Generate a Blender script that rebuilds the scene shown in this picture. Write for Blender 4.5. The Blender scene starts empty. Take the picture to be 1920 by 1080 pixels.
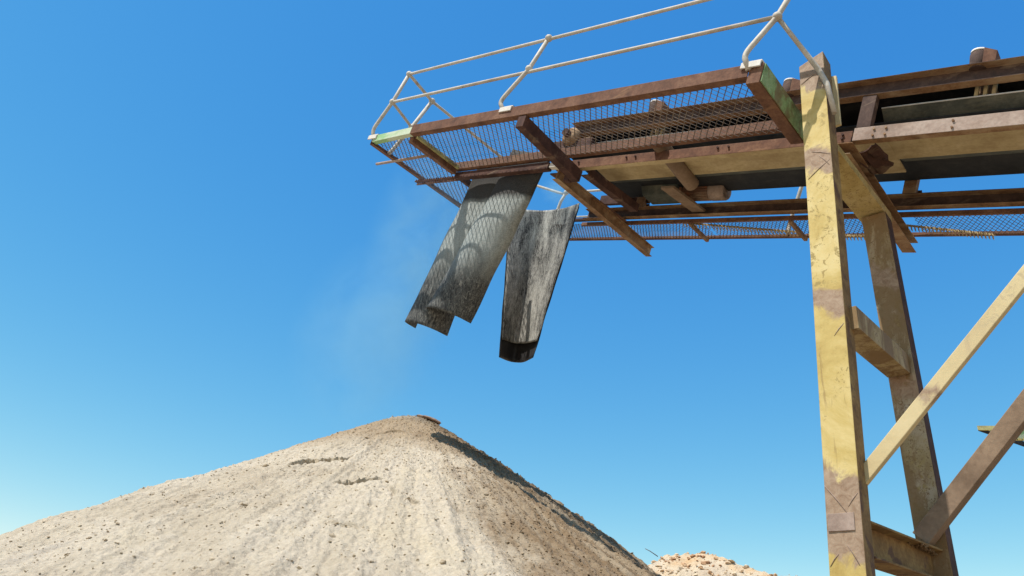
import bpy, math, random
import numpy as np
from mathutils import Vector, Matrix, noise as mnoise
random.seed(7)
SC = bpy.context.scene
COL = SC.collection

# ------------------------------------------------------------------ camera
cam_d = bpy.data.cameras.new("camera"); cam_d.sensor_width = 36.0; cam_d.lens = 27.75
cam_d.clip_start = 0.05; cam_d.clip_end = 20000
cam = bpy.data.objects.new("camera", cam_d); COL.objects.link(cam)
R_ = Vector((0.77102401, 0.63122167, 0.08414976)); D_ = Vector((-0.24199707, 0.41266269, -0.87814972))
F_ = Vector((-0.5890326, 0.65671052, 0.47092663))
m = Matrix(((R_.x, -D_.x, -F_.x, 0), (R_.y, -D_.y, -F_.y, 0), (R_.z, -D_.z, -F_.z, 1.6), (0, 0, 0, 1)))
cam.matrix_world = m
SC.camera = cam

# ------------------------------------------------------------------ light
sun_dir = Vector((-0.163, -1.0, 2.15)).normalized()      # towards the sun
sun_el = math.asin(sun_dir.z); sun_az = math.atan2(sun_dir.x, sun_dir.y)
w = bpy.data.worlds.new("World"); SC.world = w; w.use_nodes = True
nt = w.node_tree; nt.nodes.clear()
out = nt.nodes.new("ShaderNodeOutputWorld"); bg = nt.nodes.new("ShaderNodeBackground")
sky = nt.nodes.new("ShaderNodeTexSky"); sky.sky_type = 'NISHITA'; sky.sun_disc = False
sky.sun_elevation = sun_el; sky.sun_rotation = sun_az
sky.altitude = 0; sky.air_density = 1.0; sky.dust_density = 0.3; sky.ozone_density = 2.0
hs = nt.nodes.new("ShaderNodeHueSaturation"); hs.inputs['Saturation'].default_value = 1.30; hs.inputs['Value'].default_value = 1.0
hs.inputs['Hue'].default_value = 0.487
nt.links.new(sky.outputs[0], hs.inputs['Color']); 
sp_ = nt.nodes.new("ShaderNodeSeparateColor"); cb_ = nt.nodes.new("ShaderNodeCombineColor"); nt.links.new(hs.outputs[0], sp_.inputs[0])
for i, (gain, pw) in enumerate(((1.45, 1.25), (0.95, 0.94), (0.85, 0.36))):      # response of each colour channel of the sky
    sc0 = nt.nodes.new("ShaderNodeMath"); sc0.operation = 'MULTIPLY'; sc0.inputs[1].default_value = 0.192; nt.links.new(sp_.outputs[i], sc0.inputs[0])
    pw0 = nt.nodes.new("ShaderNodeMath"); pw0.operation = 'POWER'; pw0.inputs[1].default_value = pw; nt.links.new(sc0.outputs[0], pw0.inputs[0])
    mu0 = nt.nodes.new("ShaderNodeMath"); mu0.operation = 'MULTIPLY'; mu0.inputs[1].default_value = gain / 0.192; nt.links.new(pw0.outputs[0], mu0.inputs[0])
    nt.links.new(mu0.outputs[0], cb_.inputs[i])
nt.links.new(cb_.outputs[0], bg.inputs[0])
bg.inputs[1].default_value = 0.15
nt.links.new(bg.outputs[0], out.inputs[0])
sl = bpy.data.lights.new("sun", 'SUN'); sl.energy = 4.7; sl.angle = math.radians(0.5); sl.color = (1.0, 0.95, 0.87)
so = bpy.data.objects.new("sun", sl); COL.objects.link(so)
so.rotation_euler = sun_dir.to_track_quat('Z', 'Y').to_euler(); so.location = (0, 0, 30)
SC.view_settings.view_transform = 'Standard'; SC.view_settings.look = 'None'
SC.view_settings.gamma = 1.0; SC.view_settings.exposure = 0.39
SC.cycles.max_bounces = 6; SC.cycles.diffuse_bounces = 4; SC.cycles.volume_bounces = 0

# ------------------------------------------------------------------ frame of the inclined conveyor
K = 3.8; TH = math.radians(17.5); c_, s_ = math.cos(TH), math.sin(TH)
U = Vector((-c_, 0, s_)); T = Vector((0, 1, 0)); N = Vector((s_, 0, c_))   # up the belt, across, square to it
def P(s, t, n): return Vector((-(s * c_ - n * s_) * K, t * K, (s * s_ + n * c_) * K + 1.6))

# ------------------------------------------------------------------ materials
def mat(name, rough=0.8, metal=0.0):
    m = bpy.data.materials.new(name); m.use_nodes = True
    b = m.node_tree.nodes['Principled BSDF']; b.inputs['Roughness'].default_value = rough; b.inputs['Metallic'].default_value = metal
    try: b.inputs['Specular IOR Level'].default_value = 0.25
    except Exception: pass
    return m, m.node_tree, b
def pos(nt, scale=(1, 1, 1), rot=(0, 0, 0)):
    g = nt.nodes.new("ShaderNodeNewGeometry"); mp = nt.nodes.new("ShaderNodeMapping")
    mp.inputs['Scale'].default_value = scale; mp.inputs['Rotation'].default_value = rot
    nt.links.new(g.outputs['Position'], mp.inputs[0]); return mp.outputs[0]
def nz(nt, vec, scale, detail=6, rough=0.6, dist=0.0):
    n = nt.nodes.new("ShaderNodeTexNoise"); n.inputs['Scale'].default_value = scale; n.inputs['Detail'].default_value = detail
    n.inputs['Roughness'].default_value = rough; n.inputs['Distortion'].default_value = dist
    nt.links.new(vec, n.inputs['Vector']); return n.outputs['Fac']
def ramp(nt, fac, stops, interp='LINEAR'):
    r = nt.nodes.new("ShaderNodeValToRGB"); r.color_ramp.interpolation = interp
    e = r.color_ramp.elements
    while len(e) < len(stops): e.new(0.5)
    for i, (p, col) in enumerate(stops):
        e[i].position = p; e[i].color = (*col, 1) if len(col) == 3 else col
    nt.links.new(fac, r.inputs[0]); return r.outputs[0]
def mix(nt, f, a, b, blend='MIX'):
    x = nt.nodes.new("ShaderNodeMix"); x.data_type = 'RGBA'; x.blend_type = blend
    if isinstance(f, (int, float)): x.inputs[0].default_value = f
    else: nt.links.new(f, x.inputs[0])
    for i, v in ((6, a), (7, b)):
        if isinstance(v, tuple): x.inputs[i].default_value = (*v, 1)
        else: nt.links.new(v, x.inputs[i])
    return x.outputs[2]
def bump(nt, b, h, strength=0.4, dist=0.01):
    n = nt.nodes.new("ShaderNodeBump"); n.inputs['Strength'].default_value = strength; n.inputs['Distance'].default_value = dist
    nt.links.new(h, n.inputs['Height']); nt.links.new(n.outputs[0], b.inputs['Normal'])
BW = lambda a: (a, a, a)
M = {}
def steel(name, a, b, d, scale=6, rough=0.85, dusty=(0.30, 0.22, 0.15), dust_lo=0.58, dust_hi=0.72):
    """Rusty steel: two tones of scale, a speckle and long dusty smears."""
    m, nt, bs = mat(name, rough)
    v = pos(nt); n1 = nz(nt, v, scale, 8, 0.7); n2 = nz(nt, v, scale * 9, 4, 0.6)
    v2 = pos(nt, (1.0, 3.0, 3.0), (0, TH, 0)); n3 = nz(nt, v2, 1.6, 6, 0.65, 0.6)
    c1 = ramp(nt, n1, [(0.30, a), (0.5, b), (0.72, d)])
    c2 = mix(nt, ramp(nt, n2, [(0.42, BW(0)), (0.75, BW(0.55))]), c1, a)
    c3 = mix(nt, ramp(nt, n3, [(dust_lo, BW(0)), (dust_hi, BW(0.75))]), c2, dusty)
    nt.links.new(c3, bs.inputs['Base Color']); bump(nt, bs, n2, 0.10 if name == 'galv' else 0.35, 0.004); M[name] = m; return m
steel('rust', (0.075, 0.036, 0.024), (0.165, 0.080, 0.049), (0.26, 0.145, 0.088), dusty=(0.30, 0.17, 0.09))
steel('rust_dark', (0.032, 0.017, 0.014), (0.075, 0.036, 0.028), (0.14, 0.072, 0.052))
steel('rust_dusty', (0.12, 0.065, 0.034), (0.27, 0.155, 0.083), (0.38, 0.255, 0.145), dusty=(0.45, 0.34, 0.22), dust_lo=0.5, dust_hi=0.66)
steel('pink_dust', (0.20, 0.14, 0.11), (0.36, 0.27, 0.22), (0.45, 0.36, 0.30), scale=4, dusty=(0.24, 0.15, 0.10), dust_lo=0.56, dust_hi=0.75)
steel('rust_mid', (0.045, 0.028, 0.023), (0.085, 0.052, 0.042), (0.15, 0.095, 0.072))
steel('khaki', (0.34, 0.25, 0.13), (0.50, 0.40, 0.225), (0.58, 0.48, 0.30), scale=4, dusty=(0.32, 0.23, 0.12), dust_lo=0.46, dust_hi=0.7)
steel('grey_green', (0.040, 0.045, 0.040), (0.085, 0.092, 0.078), (0.16, 0.16, 0.13), scale=4, dusty=(0.22, 0.20, 0.14), dust_lo=0.52, dust_hi=0.75)
steel('galv', (0.34, 0.30, 0.24), (0.50, 0.455, 0.385), (0.62, 0.59, 0.53), scale=5, rough=0.6, dusty=(0.27, 0.17, 0.10), dust_lo=0.56, dust_hi=0.74)
steel('wire', (0.07, 0.055, 0.050), (0.17, 0.14, 0.12), (0.30, 0.25, 0.20), scale=3, dusty=(0.26, 0.17, 0.11), dust_lo=0.5, dust_hi=0.7)
steel('white_dust', (0.55, 0.50, 0.44), (0.68, 0.64, 0.58), (0.78, 0.75, 0.70), dusty=(0.45, 0.36, 0.28), dust_lo=0.6, dust_hi=0.8)
steel('green', (0.10, 0.16, 0.07), (0.24, 0.36, 0.17), (0.36, 0.47, 0.28), scale=9, dusty=(0.16, 0.10, 0.06), dust_lo=0.48, dust_hi=0.58)
steel('pale_green', (0.42, 0.50, 0.34), (0.50, 0.57, 0.41), (0.60, 0.64, 0.52), scale=9, dusty=(0.20, 0.42, 0.16), dust_lo=0.50, dust_hi=0.56)
steel('olive', (0.20, 0.17, 0.06), (0.42, 0.38, 0.16), (0.50, 0.46, 0.24), dusty=(0.16, 0.10, 0.05), dust_lo=0.5, dust_hi=0.6)
steel('motor', (0.15, 0.08, 0.05), (0.24, 0.13, 0.085), (0.42, 0.14, 0.06), scale=9, dusty=(0.44, 0.33, 0.24), dust_lo=0.5, dust_hi=0.62)
steel('dark_belt', (0.010, 0.011, 0.013), (0.022, 0.023, 0.025), (0.045, 0.043, 0.042), dusty=(0.06, 0.055, 0.05))

def yellow(name, bands, zlo, zhi, tint=1.0, rust=0.50, wear=0.0, pale=0.0):
    """Old yellow paint: primer patches at fixed heights, chips of rust, bleached streaks."""
    m, nt, bs = mat(name, 0.7)
    v = pos(nt); n1 = nz(nt, v, 2.0, 6, 0.7, 0.4); n2 = nz(nt, v, 17, 8, 0.75, 0.8); n3 = nz(nt, v, 60, 3, 0.6)
    g = nt.nodes.new("ShaderNodeSeparateXYZ"); nt.links.new(v, g.inputs[0])
    tilt = nt.nodes.new("ShaderNodeMath"); tilt.operation = 'MULTIPLY_ADD'; tilt.inputs[1].default_value = 0.55
    nt.links.new(g.outputs['X'], tilt.inputs[0]); nt.links.new(g.outputs['Z'], tilt.inputs[2])
    wob = nt.nodes.new("ShaderNodeMath"); wob.operation = 'MULTIPLY_ADD'; wob.inputs[1].default_value = 0.45
    nt.links.new(nz(nt, v, 5.5, 5, 0.65, 1.0), wob.inputs[0]); nt.links.new(tilt.outputs[0], wob.inputs[2])
    mr = nt.nodes.new("ShaderNodeMapRange"); mr.inputs['From Min'].default_value = zlo; mr.inputs['From Max'].default_value = zhi
    off = 0.55 * -1.5 + 0.45 * 0.5; mr.inputs['From Min'].default_value += off; mr.inputs['From Max'].default_value += off
    nt.links.new(wob.outputs[0], mr.inputs['Value'])
    st = [(0.0, BW(0))]
    for a, b in bands:
        fa, fb = (a - zlo) / (zhi - zlo), (b - zlo) / (zhi - zlo)
        st += [(max(0, fa - .004), BW(0)), (max(0, fa + .004), BW(1)), (min(1, fb - .004), BW(1)), (min(1, fb + .004), BW(0))]
    band = ramp(nt, mr.outputs[0], st)
    base = ramp(nt, n1, [(0.30, (0.36 * tint, 0.245 * tint, 0.070)), (0.46, (0.50 * tint, 0.375 * tint, 0.130)), (0.58, (0.585 * tint, 0.46 * tint, 0.20)), (0.72, (0.62 * tint, 0.52 * tint, 0.27))])
    olive = ramp(nt, n2, [(0.548, BW(0)), (0.560, BW(0.9))]); gate = ramp(nt, nz(nt, pos(nt, (1.6, 1.6, .5)), 2.3, 4, 0.6, 0.5), [(0.47, BW(0)), (0.56, BW(1))])
    mm = nt.nodes.new("ShaderNodeMath"); mm.operation = 'MULTIPLY'; nt.links.new(olive, mm.inputs[0]); nt.links.new(gate, mm.inputs[1])
    c = mix(nt, mm.outputs[0], base, (0.30, 0.22, 0.075))
    chips = ramp(nt, nz(nt, v, 34, 6, 0.8, 1.2), [(rust + .155, BW(0)), (rust + .17, BW(0.9))])
    c = mix(nt, chips, c, (0.16, 0.09, 0.04))
    dr = ramp(nt, nz(nt, pos(nt, (9, 9, .55)), 1.0, 7, 0.72, 0.5), [(0.60, BW(0)), (0.64, BW(0.55))]); c = mix(nt, dr, c, (0.24, 0.15, 0.06))
    if wear: c = mix(nt, ramp(nt, nz(nt, pos(nt, (2.2, 2.2, .7)), 1.6, 7, 0.72, 0.7), [(0.50 - wear, BW(0)), (0.56 - wear * .6, BW(0.85))]), c, (0.205, 0.125, 0.055))
    if pale: c = mix(nt, pale, c, (0.60, 0.50, 0.33))
    prim = ramp(nt, n2, [(0.35, (0.23, 0.145, 0.09)), (0.6, (0.36, 0.26, 0.18)), (0.75, (0.44, 0.35, 0.265))])
    c = mix(nt, band, c, prim)
    nt.links.new(c, bs.inputs['Base Color']); bump(nt, bs, n3, 0.25, 0.003); M[name] = m; return m
yellow('yellow_front', [(2.50, 3.02), (4.15, 4.33), (5.36, 5.60), (6.22, 7.0)], 1.0, 8.0)
yellow('yellow_rear', [(4.0, 4.15), (4.95, 5.15)], 1.0, 8.0, 0.66, 0.40, wear=.07)  # darker tint puts the conveyor's shade into the rear leg's paint
yellow('yellow_tie', [(4.9, 5.0)], 1.0, 8.0, 0.75, 0.42, wear=.05)
yellow('yellow_beam', [(2.0, 2.2)], 1.0, 8.0, 0.9, 0.42)
yellow('yellow_brace', [(3.72, 3.80)], 1.0, 8.0, 1.0, 0.50, pale=.55)
steel('brown_side', (0.13, 0.075, 0.03), (0.25, 0.155, 0.065), (0.40, 0.28, 0.11), scale=5, dusty=(0.10, 0.055, 0.045), dust_lo=0.55, dust_hi=0.60)
steel('brown_brace', (0.15, 0.10, 0.065), (0.24, 0.165, 0.11), (0.30, 0.21, 0.14), scale=3, dusty=(0.34, 0.26, 0.18))

def rubber(name, dark, light, lo, hi, rough=0.75, axis=(26, 26, 3.2), big=0.0):
    m, nt, bs = mat(name, rough)
    v = pos(nt, axis); n1 = nz(nt, v, 1.0, 6, 0.75, 0.4); v2 = pos(nt); n2 = nz(nt, v2, 3.0, 5, 0.6, 0.8) if name != 'rubber_inner' else nz(nt, pos(nt, (5, 5, 1.2)), 1.0, 4, 0.6, 0.4); n3 = nz(nt, v2, 90, 4, 0.7)
    ad = nt.nodes.new("ShaderNodeMath"); ad.operation = 'ADD'; nt.links.new(n1, ad.inputs[0]); nt.links.new(n2, ad.inputs[1])
    ad2 = nt.nodes.new("ShaderNodeMath"); ad2.operation = 'MULTIPLY_ADD'; ad2.inputs[1].default_value = 0.5
    nt.links.new(n3, ad2.inputs[0]); nt.links.new(ad.outputs[0], ad2.inputs[2])
    c = ramp(nt, ad2.outputs[0], [(lo, dark), (hi, light)])
    nt.links.new(c, bs.inputs['Base Color']); bump(nt, bs, n3, 0.5, 0.01); M[name] = m; return m
def norm_rubber(name, dark, light, lo, hi, **k):
    return rubber(name, dark, light, lo, hi, **k)
def remap(name, lo, hi):       # the summed noise runs from about 0.7 to 1.7: bring it to 0..1 before the ramp
    nt = M[name].node_tree; r = [n for n in nt.nodes if n.type == 'VALTORGB'][0]
    src = r.inputs[0].links[0].from_socket
    mr = nt.nodes.new("ShaderNodeMapRange"); mr.inputs['From Min'].default_value = lo; mr.inputs['From Max'].default_value = hi
    nt.links.new(src, mr.inputs['Value']); nt.links.new(mr.outputs[0], r.inputs[0])
    r.color_ramp.elements[0].position = 0; r.color_ramp.elements[1].position = 1
def rubber_worn(name):
    """Black belting: beam shade painted dark across the top, floured with dust below, fibres raised near the torn end."""
    m, nt, bs = mat(name, 0.8); v = pos(nt)
    g = nt.nodes.new("ShaderNodeVectorMath"); g.operation = 'DOT_PRODUCT'; g.inputs[1].default_value = (s_, 0, c_); nt.links.new(v, g.inputs[0])   # height square to the belt
    big = nz(nt, v, 2.2, 5, 0.6, 0.5); fine = nz(nt, v, 75, 5, 0.75); fib = nz(nt, pos(nt, (34, 34, 9), (0.3, 0.5, 0)), 1.0, 7, 0.8, 1.6); strk = nz(nt, pos(nt, (30, 30, 1.6)), 1.0, 4, 0.6)
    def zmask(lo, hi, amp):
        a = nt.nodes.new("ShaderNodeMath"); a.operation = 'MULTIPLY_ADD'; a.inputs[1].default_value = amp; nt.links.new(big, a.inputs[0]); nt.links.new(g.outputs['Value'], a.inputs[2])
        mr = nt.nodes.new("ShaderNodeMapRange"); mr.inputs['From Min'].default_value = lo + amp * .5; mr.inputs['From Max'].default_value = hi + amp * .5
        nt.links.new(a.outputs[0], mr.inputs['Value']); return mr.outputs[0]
    flour = ramp(nt, fine, [(0.30, (0.17, 0.185, 0.18)), (0.55, (0.31, 0.335, 0.32)), (0.75, (0.42, 0.445, 0.425))])
    flour = mix(nt, ramp(nt, strk, [(0.45, BW(0)), (0.75, BW(0.45))]), flour, (0.045, 0.048, 0.05))
    fibre = ramp(nt, fib, [(0.42, (0.024, 0.025, 0.026)), (0.52, (0.085, 0.086, 0.082)), (0.60, (0.165, 0.165, 0.15)), (0.72, (0.36, 0.35, 0.305))])
    c = mix(nt, zmask(4.338, 3.806, .5), flour, fibre)
    top_shade = ramp(nt, fine, [(0.35, (0.022, 0.022, 0.022)), (0.7, (0.07, 0.066, 0.06))])  # dark top colour carries the beam's shade on the flap
    c = mix(nt, zmask(4.919, 5.014, .12), c, top_shade)
    nt.links.new(c, bs.inputs['Base Color']); bump(nt, bs, fib, 0.5, 0.01); M[name] = m; return m
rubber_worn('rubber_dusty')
rubber('rubber_inner', (0.014, 0.014, 0.014), (0.42, 0.405, 0.36), 0, 1, axis=(60, 60, 14.0)); remap('rubber_inner', 1.08, 1.50)
rubber('rubber_black', (0.012, 0.012, 0.014), (0.045, 0.042, 0.04), 0, 1, rough=0.5); remap('rubber_black', 0.9, 1.6)

# ------------------------------------------------------------------ mesh building
class MB:
    def __init__(s): s.v = []; s.f = []; s.sm = []
    def add(s, vs, fs, smooth=False):
        o = len(s.v); s.v += [tuple(v) for v in vs]; s.f += [tuple(i + o for i in f) for f in fs]; s.sm += [smooth] * len(fs); return s
    def hexa(s, b, t):          # bottom quad, top quad
        return s.add(list(b) + list(t), [(3, 2, 1, 0), (4, 5, 6, 7), (0, 1, 5, 4), (1, 2, 6, 5), (2, 3, 7, 6), (3, 0, 4, 7)])
    def box(s, s0, s1, t0, t1, n0, n1):      # along the conveyor's own axes
        return s.hexa([P(s0, t0, n0), P(s1, t0, n0), P(s1, t1, n0), P(s0, t1, n0)], [P(s0, t0, n1), P(s1, t0, n1), P(s1, t1, n1), P(s0, t1, n1)])
    def wbox(s, x0, x1, y0, y1, z0, z1):
        return s.hexa([(x0, y0, z0), (x1, y0, z0), (x1, y1, z0), (x0, y1, z0)], [(x0, y0, z1), (x1, y0, z1), (x1, y1, z1), (x0, y1, z1)])
    def ext(s, prof, p, q, side, up):        # profile swept from p to q
        n = len(prof); side = Vector(side); up = Vector(up)
        a = [Vector(p) + side * x + up * y for x, y in prof]; b = [Vector(q) + side * x + up * y for x, y in prof]
        fs = [(i, (i + 1) % n, n + (i + 1) % n, n + i) for i in range(n)] + [tuple(range(n))[::-1], tuple(range(n, 2 * n))]
        return s.add(a + b, fs)
    def tube(s, pts, r, seg=12, smooth=True, caps=True):
        pts = [Vector(p) for p in pts]; rs = r if isinstance(r, (list, tuple)) else [r] * len(pts)
        d0 = (pts[1] - pts[0]).normalized(); a = d0.orthogonal().normalized(); vs = []
        for i, p in enumerate(pts):
            if i == 0: d = d0
            elif i == len(pts) - 1: d = (pts[-1] - pts[-2]).normalized()
            else: d = ((pts[i] - pts[i - 1]).normalized() + (pts[i + 1] - pts[i]).normalized()).normalized()
            a = (a - d * a.dot(d)).normalized(); b = d.cross(a)
            for k in range(seg):
                an = 2 * math.pi * k / seg; vs.append(p + (a * math.cos(an) + b * math.sin(an)) * rs[i])
        fs = [(i * seg + k, i * seg + (k + 1) % seg, (i + 1) * seg + (k + 1) % seg, (i + 1) * seg + k) for i in range(len(pts) - 1) for k in range(seg)]
        s.add(vs, fs, smooth)
        if caps:
            o = len(s.v) - len(vs); s.f += [tuple(o + k for k in range(seg))[::-1], tuple(o + (len(pts) - 1) * seg + k for k in range(seg))]; s.sm += [False, False]
        return s
    def build(s, name, material, parent=None, bevel=0.0, rough=0.0):
        me = bpy.data.meshes.new(name); V = np.array(s.v, dtype=float)
        lo, hi = V.min(0), V.max(0); org = Vector(((lo[0] + hi[0]) / 2, (lo[1] + hi[1]) / 2, lo[2]))
        me.from_pydata([tuple(v) for v in (V - np.array(org))], [], s.f); me.polygons.foreach_set('use_smooth', s.sm); me.update()
        bm_fix(me)
        me.materials.append(M[material] if isinstance(material, str) else material)
        o = bpy.data.objects.new(name, me); COL.objects.link(o); place(o, org, parent)
        if bevel:
            b = o.modifiers.new('bevel', 'BEVEL'); b.width = bevel; b.segments = 2; b.limit_method = 'ANGLE'; b.angle_limit = math.radians(50)
        return o
import bmesh
def bm_fix(me):
    b = bmesh.new(); b.from_mesh(me); bmesh.ops.recalc_face_normals(b, faces=b.faces); b.to_mesh(me); b.free()
WORLD = {}
def place(o, org, parent):
    WORLD[o.name] = Vector(org)
    if parent is not None: o.parent = parent; o.location = Vector(org) - WORLD[parent.name]
    else: o.location = org
def thing(name, label, cat, loc, group=None):
    o = bpy.data.objects.new(name, None); COL.objects.link(o); o.empty_display_size = 0.3; place(o, loc, None)
    return tag(o, label, cat, group)
def tag(o, label=None, cat=None, group=None, kind=None):
    if label: o['label'] = label
    if cat: o['category'] = cat
    if group: o['group'] = group
    if kind: o['kind'] = kind
    return o
def boxp(w, h): return [(-w / 2, -h / 2), (w / 2, -h / 2), (w / 2, h / 2), (-w / 2, h / 2)]
def chan(w, h, t, d=1):       # C channel, web on the -x side (d=1), open to +x
    p = [(-w / 2, -h / 2), (w / 2, -h / 2), (w / 2, -h / 2 + t), (-w / 2 + t, -h / 2 + t), (-w / 2 + t, h / 2 - t), (w / 2, h / 2 - t), (w / 2, h / 2), (-w / 2, h / 2)]
    return [(x * d, y) for x, y in p]
def ibeam(w, h, t):
    return [(-w / 2, -h / 2), (w / 2, -h / 2), (w / 2, -h / 2 + t), (t / 2, -h / 2 + t), (t / 2, h / 2 - t), (w / 2, h / 2 - t), (w / 2, h / 2), (-w / 2, h / 2), (-w / 2, h / 2 - t), (-t / 2, h / 2 - t), (-t / 2, -h / 2 + t), (-w / 2, -h / 2 + t)]
def angle(w, h, t): return [(0, 0), (w, 0), (w, t), (t, t), (t, h), (0, h)]

def expanded(mb, s0, s1, t0, t1, n, ps=0.0180, pt=0.0250, w=0.0048, wob=0.004, holes=None):
    """Expanded metal: slit and stretched strands, two crossing zigzags per row."""
    rows = int((t1 - t0) / (pt / 2)); cols = int((s1 - s0) / (ps / 2))
    h = 0.0045
    for j in range(rows):
        ta = t0 + j * pt / 2; tb = ta + pt / 2
        for i in range(cols):
            sa = s0 + i * ps / 2; sb = sa + ps / 2
            if holes and holes((sa + sb) / 2, (ta + tb) / 2): continue
            a, b = (ta, tb) if (i + j) % 2 == 0 else (tb, ta)
            za = n + wob * mnoise.noise(Vector((sa * 6, a * 6, 3))); zb = n + wob * mnoise.noise(Vector((sb * 6, b * 6, 3)))
            p = P(sa, a, za); q = P(sb, b, zb); d = (q - p).normalized(); sd = d.cross(N).normalized() * (w / 2); up = N * (h / 2) + sd * 0.6
            o = len(mb.v)
            for e in (p - d * .001, q + d * .001):
                for x in (-sd - up, sd - up, sd + up, -sd + up): mb.v.append(tuple(e + x))
            mb.f += [(o, o + 1, o + 5, o + 4), (o + 1, o + 2, o + 6, o + 5), (o + 2, o + 3, o + 7, o + 6), (o + 3, o, o + 4, o + 7)]; mb.sm += [False] * 4
    return mb

# ------------------------------------------------------------------ ground
def sand_mat(name, stops, damp=None, sc=1.0, rough_b=0.8):
    m, nt, bs = mat(name, 0.95); v = pos(nt)
    n1 = nz(nt, v, 0.9 * sc, 8, 0.65, 0.3); n2 = nz(nt, v, 28 * sc, 8, 0.75, 0.2); n3 = nz(nt, v, 9 * sc, 6, 0.7, 0.5)
    c = ramp(nt, n1, stops)
    c = mix(nt, 0.45, c, ramp(nt, n2, [(0.30, (0.20, 0.155, 0.11)), (0.47, (0.60, 0.54, 0.44)), (0.7, (0.85, 0.80, 0.70))]), 'OVERLAY')
    sp = nt.nodes.new("ShaderNodeTexVoronoi"); sp.inputs['Scale'].default_value = 42 * sc; nt.links.new(v, sp.inputs['Vector'])
    speck = ramp(nt, sp.outputs['Distance'], [(0.10, BW(0.35)), (0.30, BW(0))])
    gate = ramp(nt, n3, [(0.50, BW(0)), (0.66, BW(1))])
    mm = nt.nodes.new("ShaderNodeMath"); mm.operation = 'MULTIPLY'; nt.links.new(speck, mm.inputs[0]); nt.links.new(gate, mm.inputs[1])
    c = mix(nt, mm.outputs[0], c, (0.17, 0.12, 0.085))
    if damp: c = damp(nt, v, c)
    nt.links.new(c, bs.inputs['Base Color'])
    ad = nt.nodes.new("ShaderNodeMath"); ad.operation = 'MULTIPLY_ADD'; ad.inputs[1].default_value = 0.6
    nt.links.new(n2, ad.inputs[0]); nt.links.new(n3, ad.inputs[2]); bump(nt, bs, ad.outputs[0], rough_b, 0.05)
    M[name] = m; return m
sand_mat('ground', [(0.3, (0.22, 0.17, 0.115)), (0.5, (0.28, 0.22, 0.155)), (0.7, (0.33, 0.27, 0.20))], sc=0.3)
me = bpy.data.meshes.new('ground'); g = 3000
xs = [-g, -400, -90, -30, 30, 90, 400, g]
me.from_pydata([(x, y, 0) for y in xs for x in xs], [], [(j * 8 + i, j * 8 + i + 1, j * 8 + i + 9, j * 8 + i + 8) for j in range(7) for i in range(7)])
me.materials.append(M['ground']); go = bpy.data.objects.new('ground', me); COL.objects.link(go); tag(go, 'pale dusty quarry ground under the stockpile', 'ground', kind='structure')

# ------------------------------------------------------------------ gravel stockpile
AX, AY, AZ = -7.73, 6.90, 4.97
def lat(ix, iy, iz):
    h = (ix * 374761393 + iy * 668265263 + iz * 2147483647 + 1013904223) & 0xffffffff
    h = ((h ^ (h >> 13)) * 1274126177) & 0xffffffff
    return ((h ^ (h >> 16)) & 0xffff) / 65535.0
def vnoise(x, y, seed=0):
    xi = np.floor(x).astype(np.int64); yi = np.floor(y).astype(np.int64); fx = x - xi; fy = y - yi
    fx = fx * fx * (3 - 2 * fx); fy = fy * fy * (3 - 2 * fy)
    a = lat(xi, yi, seed); b = lat(xi + 1, yi, seed); c = lat(xi, yi + 1, seed); d = lat(xi + 1, yi + 1, seed)
    return (a + (b - a) * fx) * (1 - fy) + (c + (d - c) * fx) * fy
def fbm(x, y, o=4, seed=0, g=0.5):
    s = 0; a = 1; t = 0
    for k in range(o): s = s + a * (vnoise(x * 2 ** k, y * 2 ** k, seed + k) - .5); t += a; a *= g
    return s / t * 2
PHI_C = math.atan2(-AY, -AX)                       # from the apex towards the camera
def slope(ph):                                     # slope by compass direction round the apex
    d = (ph - PHI_C + math.pi) % (2 * math.pi) - math.pi      # + is to the photograph's right of the apex
    keys = np.array([-math.pi, -1.9, -1.35, -0.8, -0.2, 0.3, 0.8, 1.2, 1.9, math.pi]); val = np.array([.60, .66, .645, .60, .56, .57, .63, .65, .64, .61])
    return np.interp(d, keys, val)
def surf(x, y):
    dx = x - AX; dy = y - AY; r = np.hypot(dx, dy); ph = np.arctan2(dy, dx)
    z = AZ - slope(ph) * (np.sqrt(r * r + 0.30 ** 2) - 0.30 * 0.92)
    rill = (fbm(ph * 8, r * 0.25, 3, 11) * 0.07 + fbm(ph * 30, r * 0.5, 3, 13) * 0.030) * np.clip((r - .8) / 2.2, 0, 1.4)
    z = z + rill + fbm(x * 0.8, y * 0.8, 3, 5) * 0.07 * np.clip(r, 0, 1) + fbm(x * 7, y * 7, 4, 21, 0.7) * 0.022 + fbm(x * 34, y * 34, 2, 41, .7) * 0.018
    side = (ph - PHI_C + math.pi) % (2 * math.pi) - math.pi        # the coarse chips roll down the right flank
    chips = np.clip((side - .12 + fbm(x * 1.1, y * 1.1, 3, 61) * .25) / .35, 0, 1) * np.clip(r / 1.5, 0, 1)
    z = z + chips * (fbm(x * 16, y * 16, 3, 71, .7) * .030 + fbm(x * 40, y * 40, 2, 81) * .016)
    return z
#CRACKS#
CRACKS = [(-6.52, 4.26, -6.29, 4.90, .026), (-5.66, 4.22, -5.48, 4.66, .026), (-5.36, 4.52, -5.05, 4.46, .026), (-5.05, 4.46, -4.80, 4.53, .024), (-6.9, 5.6, -6.7, 6.0, .012), (-4.9, 3.6, -4.7, 3.9, .012)]
nth = 1500; nr = 420
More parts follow.
